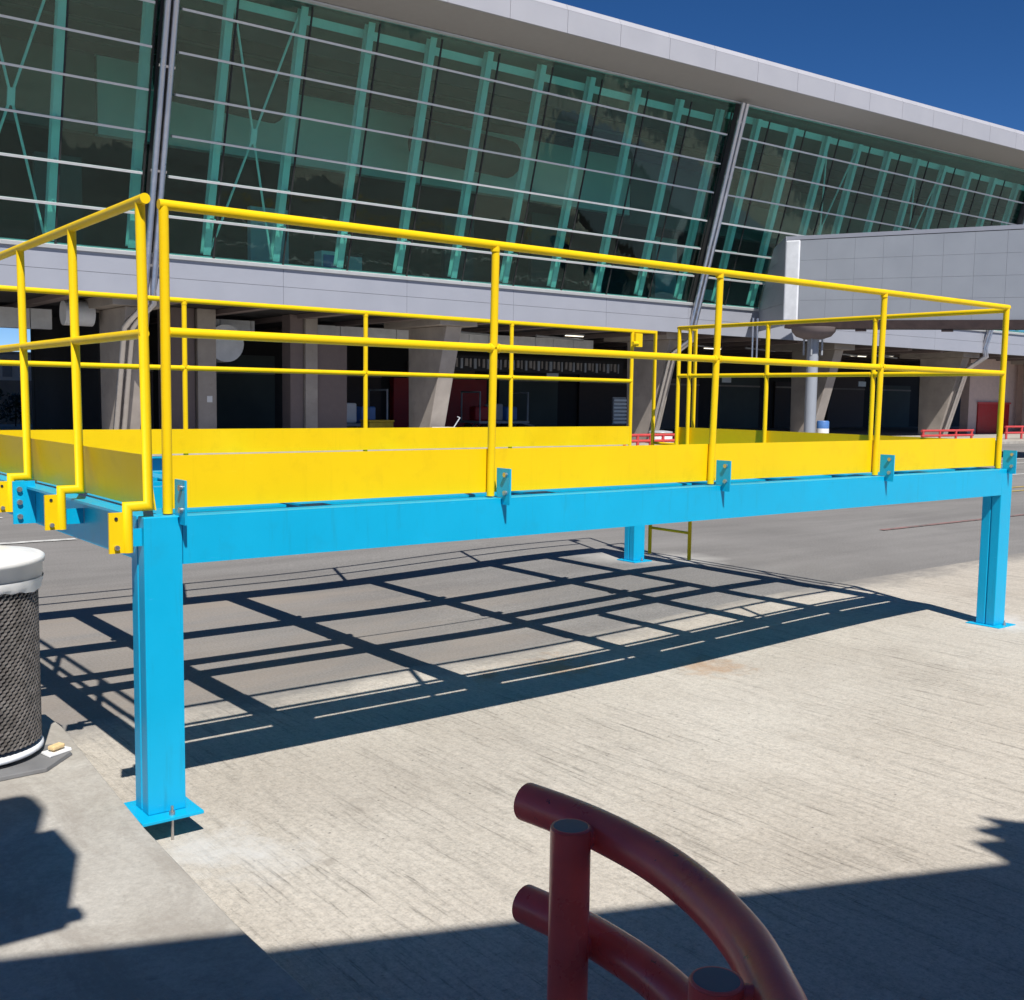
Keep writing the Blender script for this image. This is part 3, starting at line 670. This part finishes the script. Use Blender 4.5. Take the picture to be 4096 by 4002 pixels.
# beyond the undercroft, far left
t = MB().box(-4, 5.5, 0, .3, 0, 1.70).build('garden_wall', 'concrete_col'); t.location = B2W(7.5, 46, FZ); t.rotation_euler[2] = TH
tag(t, 'grey rendered low wall in daylight beyond the dark undercroft', 'wall')
t = empty('site_cabin', B2W(10.8, 47.2, FZ), TH); tag(t, 'white framed cabin seen in daylight beyond the dark undercroft', 'cabin')
MB().box(-.5, 2, 0, 2, 0, 2.75).build('cabin_wall', 'white', t); MB().box(-.38, -.02, -.03, -.005, 1.85, 2.55).build('cabin_window', 'grey_steel', t); MB().box(-.6, 2.1, -.1, 2.1, 2.755, 2.85).build('cabin_roof', 'roofing', t)
def shrub(x, y, h, r, lab):
    o = empty('shrub', B2W(x, y, FZ)); tag(o, lab, 'shrub', 'dark shrubs beyond the undercroft')
    MB().tube([(0, 0, 0), (.03, .02, h*.6)], .03, 6).build('stem', 'dark_brown', o)
    mb = MB()
    for i in range(260):
        a = random.uniform(0, 6.28); q = random.random()**.5; z = random.uniform(.15, 1)
        c = Vector((r*q*math.cos(a)*(1.15-z*.6), r*q*math.sin(a)*(1.15-z*.6), h*z)); u = Vector((random.gauss(0, 1), random.gauss(0, 1), random.gauss(0, 1))).normalized(); v = u.orthogonal().normalized()
        b = len(mb.v); s = .09
        mb.v += [tuple(c-u*s), tuple(c+v*s*.5), tuple(c+u*s), tuple(c-v*s*.5)]; mb.f.append((b, b+1, b+2, b+3)); mb.sm.append(False)
    mb.build('foliage', 'leaf', o)
for x, y, h, r, lb in ((9.0, 42.5, 1.45, .6, 'tallest dark shrub before the low grey wall beyond the undercroft'), (9.9, 43, 1.2, .5, 'shortest dark shrub before the grey wall, below the white cabin'), (8.1, 43, 1.3, .5, 'middle sized dark shrub before the grey wall, away from the cabin')): shrub(x, y, h, r, lb)

# ------------------------------------------------------------------ foreground: red pipe barrier
RB = empty('pipe_barrier', (.3, -1.9, 0)); tag(RB, 'scuffed dark red curved pipe barrier with two posts standing in the shade', 'barrier')
def rb(pts): return [(x-.3, y+1.9, z) for x, y, z in pts]
ctrl = [(.350, -1.630), (.367, -1.76), (.372, -1.88), (.358, -2.06), (.310, -2.24), (.238, -2.40), (.150, -2.53), (.05, -2.65), (-.1, -2.76), (-.35, -2.85)]
def spline(P, n=8):
    out = []
    for i in range(len(P)-1):
        p0, p1, p2, p3 = P[max(i-1, 0)], P[i], P[i+1], P[min(i+2, len(P)-1)]
        for k in range(n):
            t = k/n; out.append(tuple(.5*((2*p1[j])+(-p0[j]+p2[j])*t+(2*p0[j]-5*p1[j]+4*p2[j]-p3[j])*t*t+(-p0[j]+3*p1[j]-3*p2[j]+p3[j])*t**3) for j in range(2)))
    out.append(P[-1]); return out
sp_ = spline(ctrl)
for z in (.570, .312): MB().tube(rb([(x, y, z) for x, y in sp_]), .0465, 28).build('curved_rail', 'red', RB)
for x, y in ((.277, -1.875), (.045, -2.503)):
    p = MB().tube(rb([(x, y, 0.0), (x, y, .598), (x, y, .602)]), .0455, 28).build('post', 'red', RB)
    MB().lathe([(.0445, .6025), (.0430, .606), (.0405, .606)], x-.3, y+1.9, 28).build('post_cap', 'red', p)
    MB().lathe([(.0385, .6062), (.03, .6064)], x-.3, y+1.9, 28).build('cap_disc', 'plate_grey', p)
    MB().lathe([(.085, .0045), (.085, .014)], x-.3, y+1.9, 20).build('foot_flange', 'red', p)
    for z in (.570, .312):
        d = min(sp_, key=lambda q: (q[0]-x)**2+(q[1]-y)**2)
        MB().tube(rb([(x+(d[0]-x)*.3, y+(d[1]-y)*.3, z), (x+(d[0]-x)*.46, y+(d[1]-y)*.46, z), (x+(d[0]-x)*.52, y+(d[1]-y)*.52, z), (x+(d[0]-x)*.75, y+(d[1]-y)*.75, z)]), .026, 12).build('weld_stub', 'red', p)

# ------------------------------------------------------------------ litter bin, left
bx, by, bz = -.352, .962, .10
LB = empty('litter_bin', (bx, by, bz)); tag(LB, 'round litter bin with dark woven mesh body and white lid', 'litter bin')
MB().lathe([(.235, .0), (.243, .006), (.243, .018), (.236, .024)], 0, 0, 48).build('base_ring', 'duct', LB)
MB().lathe([(.222, .04), (.222, .70)], 0, 0, 48).build('liner', 'bin_dark', LB)
mb = MB(); nrow, ncol = 46, 62
for r in range(nrow):
    z = .048+.0136*r
    for k in range(ncol):
        a = 2*math.pi*(k+.5*(r % 2))/ncol; ca_, sa = math.cos(a), math.sin(a); b = len(mb.v); tl = .0035
        for rr, hw, hh in ((.2225, .0115, .0058), (.2365, .0078, .0036)):
            for u, v in ((-1, -1), (1, -1), (1, 1), (-1, 1)):
                tt = u*hw; mb.v.append((rr*ca_-tt*sa, rr*sa+tt*ca_, z+v*hh+u*tl))
        for q in ((4, 5, 6, 7), (0, 1, 5, 4), (1, 2, 6, 5), (2, 3, 7, 6), (3, 0, 4, 7)): mb.f.append(tuple(b+t for t in q)); mb.sm.append(False)
mo = mb.build('woven_mesh', 'bin_mesh', LB); mo['kind'] = 'stuff'
MB().lathe([(.236, .672), (.252, .677), (.254, .742), (.262, .747), (.262, .768), (.252, .776), (.240, .772), (.225, .780), (.16, .792), (.10, .798), (.03, .800)], 0, 0, 56).build('lid', 'bin_white', LB)
mb = MB(); nn = 90
for i in range(nn):
    a = 2*math.pi*i/nn; q = noise.noise(Vector((math.cos(a)*5, math.sin(a)*5, .3))); q2 = noise.noise(Vector((math.cos(a)*9, math.sin(a)*9, 2.3)))
    for rr, z in ((.246+.004*q2, .645+.022*q), (.253+.006*q, .665), (.2565+.003*q2, .69)): mb.v.append((rr*math.cos(a), rr*math.sin(a), z))
for i in range(nn):
    for k in range(2): mb.f.append((i*3+k, ((i+1) % nn)*3+k, ((i+1) % nn)*3+k+1, i*3+k+1)); mb.sm.append(True)
mb.build('bag_edge', 'bin_white', LB)
t = MB().hexa([(-.62, .62, .1005), (-.16, .64, .1005), (-.02, .79, .1005), (-.06, .93, .1005), (-.62, .99, .1005)], [(-.62, .62, .118), (-.16, .64, .118), (-.03, .785, .118), (-.06, .925, .118), (-.62, .98, .118)]).build('ground_plate', 'plate_grey', None, .003)
tag(t, 'flat dark grey plate on the slab under the litter bin', 'plate')
LB.location.z = .135
for a in range(4): MB().tube([(.19*math.cos(a*1.57+.4), .19*math.sin(a*1.57+.4), -.016), (.19*math.cos(a*1.57+.4), .19*math.sin(a*1.57+.4), .002)], .025, 10).build('foot', 'rubber', LB)
t = empty('sponge', (-.082, .80, .119), .5); tag(t, 'small yellow sponge on white paper lying by the litter bin', 'sponge')
mb = MB(); mb.hexa([(-.06, -.03, 0), (.05, -.035, 0), (.07, .02, 0), (-.04, .04, 0)], [(-.055, -.03, .010), (.05, -.03, .012), (.06, .02, .008), (-.04, .035, .011)]); mb.build('paper', 'white', t, .003)
MB().box(-.03, .03, -.02, .015, .016, .034).build('foam', 'sponge', t, .006)

LB.scale = (1.07, 1.07, 1.0)
# ------------------------------------------------------------------ behind the camera: what throws the shade at the bottom of the picture
ZC = 4.30
def sh(x, y, z=ZC): return (x-KX*z, y-KY*z)
line = lambda x: -.92-.414*x
edge = [sh(-9, line(-9)), sh(2.26, line(2.26)), sh(2.28, -1.83), sh(2.33, -1.69), sh(2.45, -1.75), sh(2.45, -1.63), sh(2.56, -1.67), sh(2.585, -1.575), sh(2.66, -1.70), sh(8.5, -1.70-.414*5.84)]
bk = [(edge[-1][0]-2.2, edge[-1][1]-5.5), (edge[0][0]-2.2, edge[0][1]-5.5)]
CA = empty('entrance_canopy', (-2, -7, 0)); tag(CA, 'flat metal canopy on posts over the walkway', 'canopy')
def ca(poly): return [(x+2, y+7) for x, y in poly]
MB().prism(ca(edge+bk), ZC-.05, ZC).build('roof_sheet', 'sheet', CA)
for x, y in ((-4.5, -5.2), (-.2, -7.0), (4.2, -8.8), (-6.5, -8.8), (2.2, -12.4)):
    MB().tube([(x+2, y+7, 0), (x+2, y+7, ZC-.05)], .08, 12).build('canopy_post', 'grey_steel', CA)
ES = empty('shadow_caster', (-1.55, -2.25, .1)); tag(ES, 'grey boxes on a pole added out of view to cast the lower left shadow', 'shadow caster')  # made-up unseen boxes on a pole, shaped to cast the lower-left shadow
MB().tube([(0, 0, 0), (0, 0, 3.75)], .05, 12).build('pole', 'grey_steel', ES)
t_ = 2.25
def sx(x): return x-KX*t_+1.55
MB().box(sx(-.46)-.55, sx(-.46), .07, .33, 2.25, 2.96).build('lower_box', 'grey_steel', ES, .01)
MB().box(sx(-.46)-.5, sx(-.46)-.13, .06, .30, 2.97, 3.62).build('upper_box', 'grey_steel', ES, .06)
MB().box(sx(-.46)-.1, sx(-.46)+.05, .1, .16, 2.25, 2.30).build('bracket', 'grey_steel', ES)
MB().box(-.08, sx(-.46)-.55+.02, .08, .14, 2.5, 2.58).build('arm', 'grey_steel', ES)
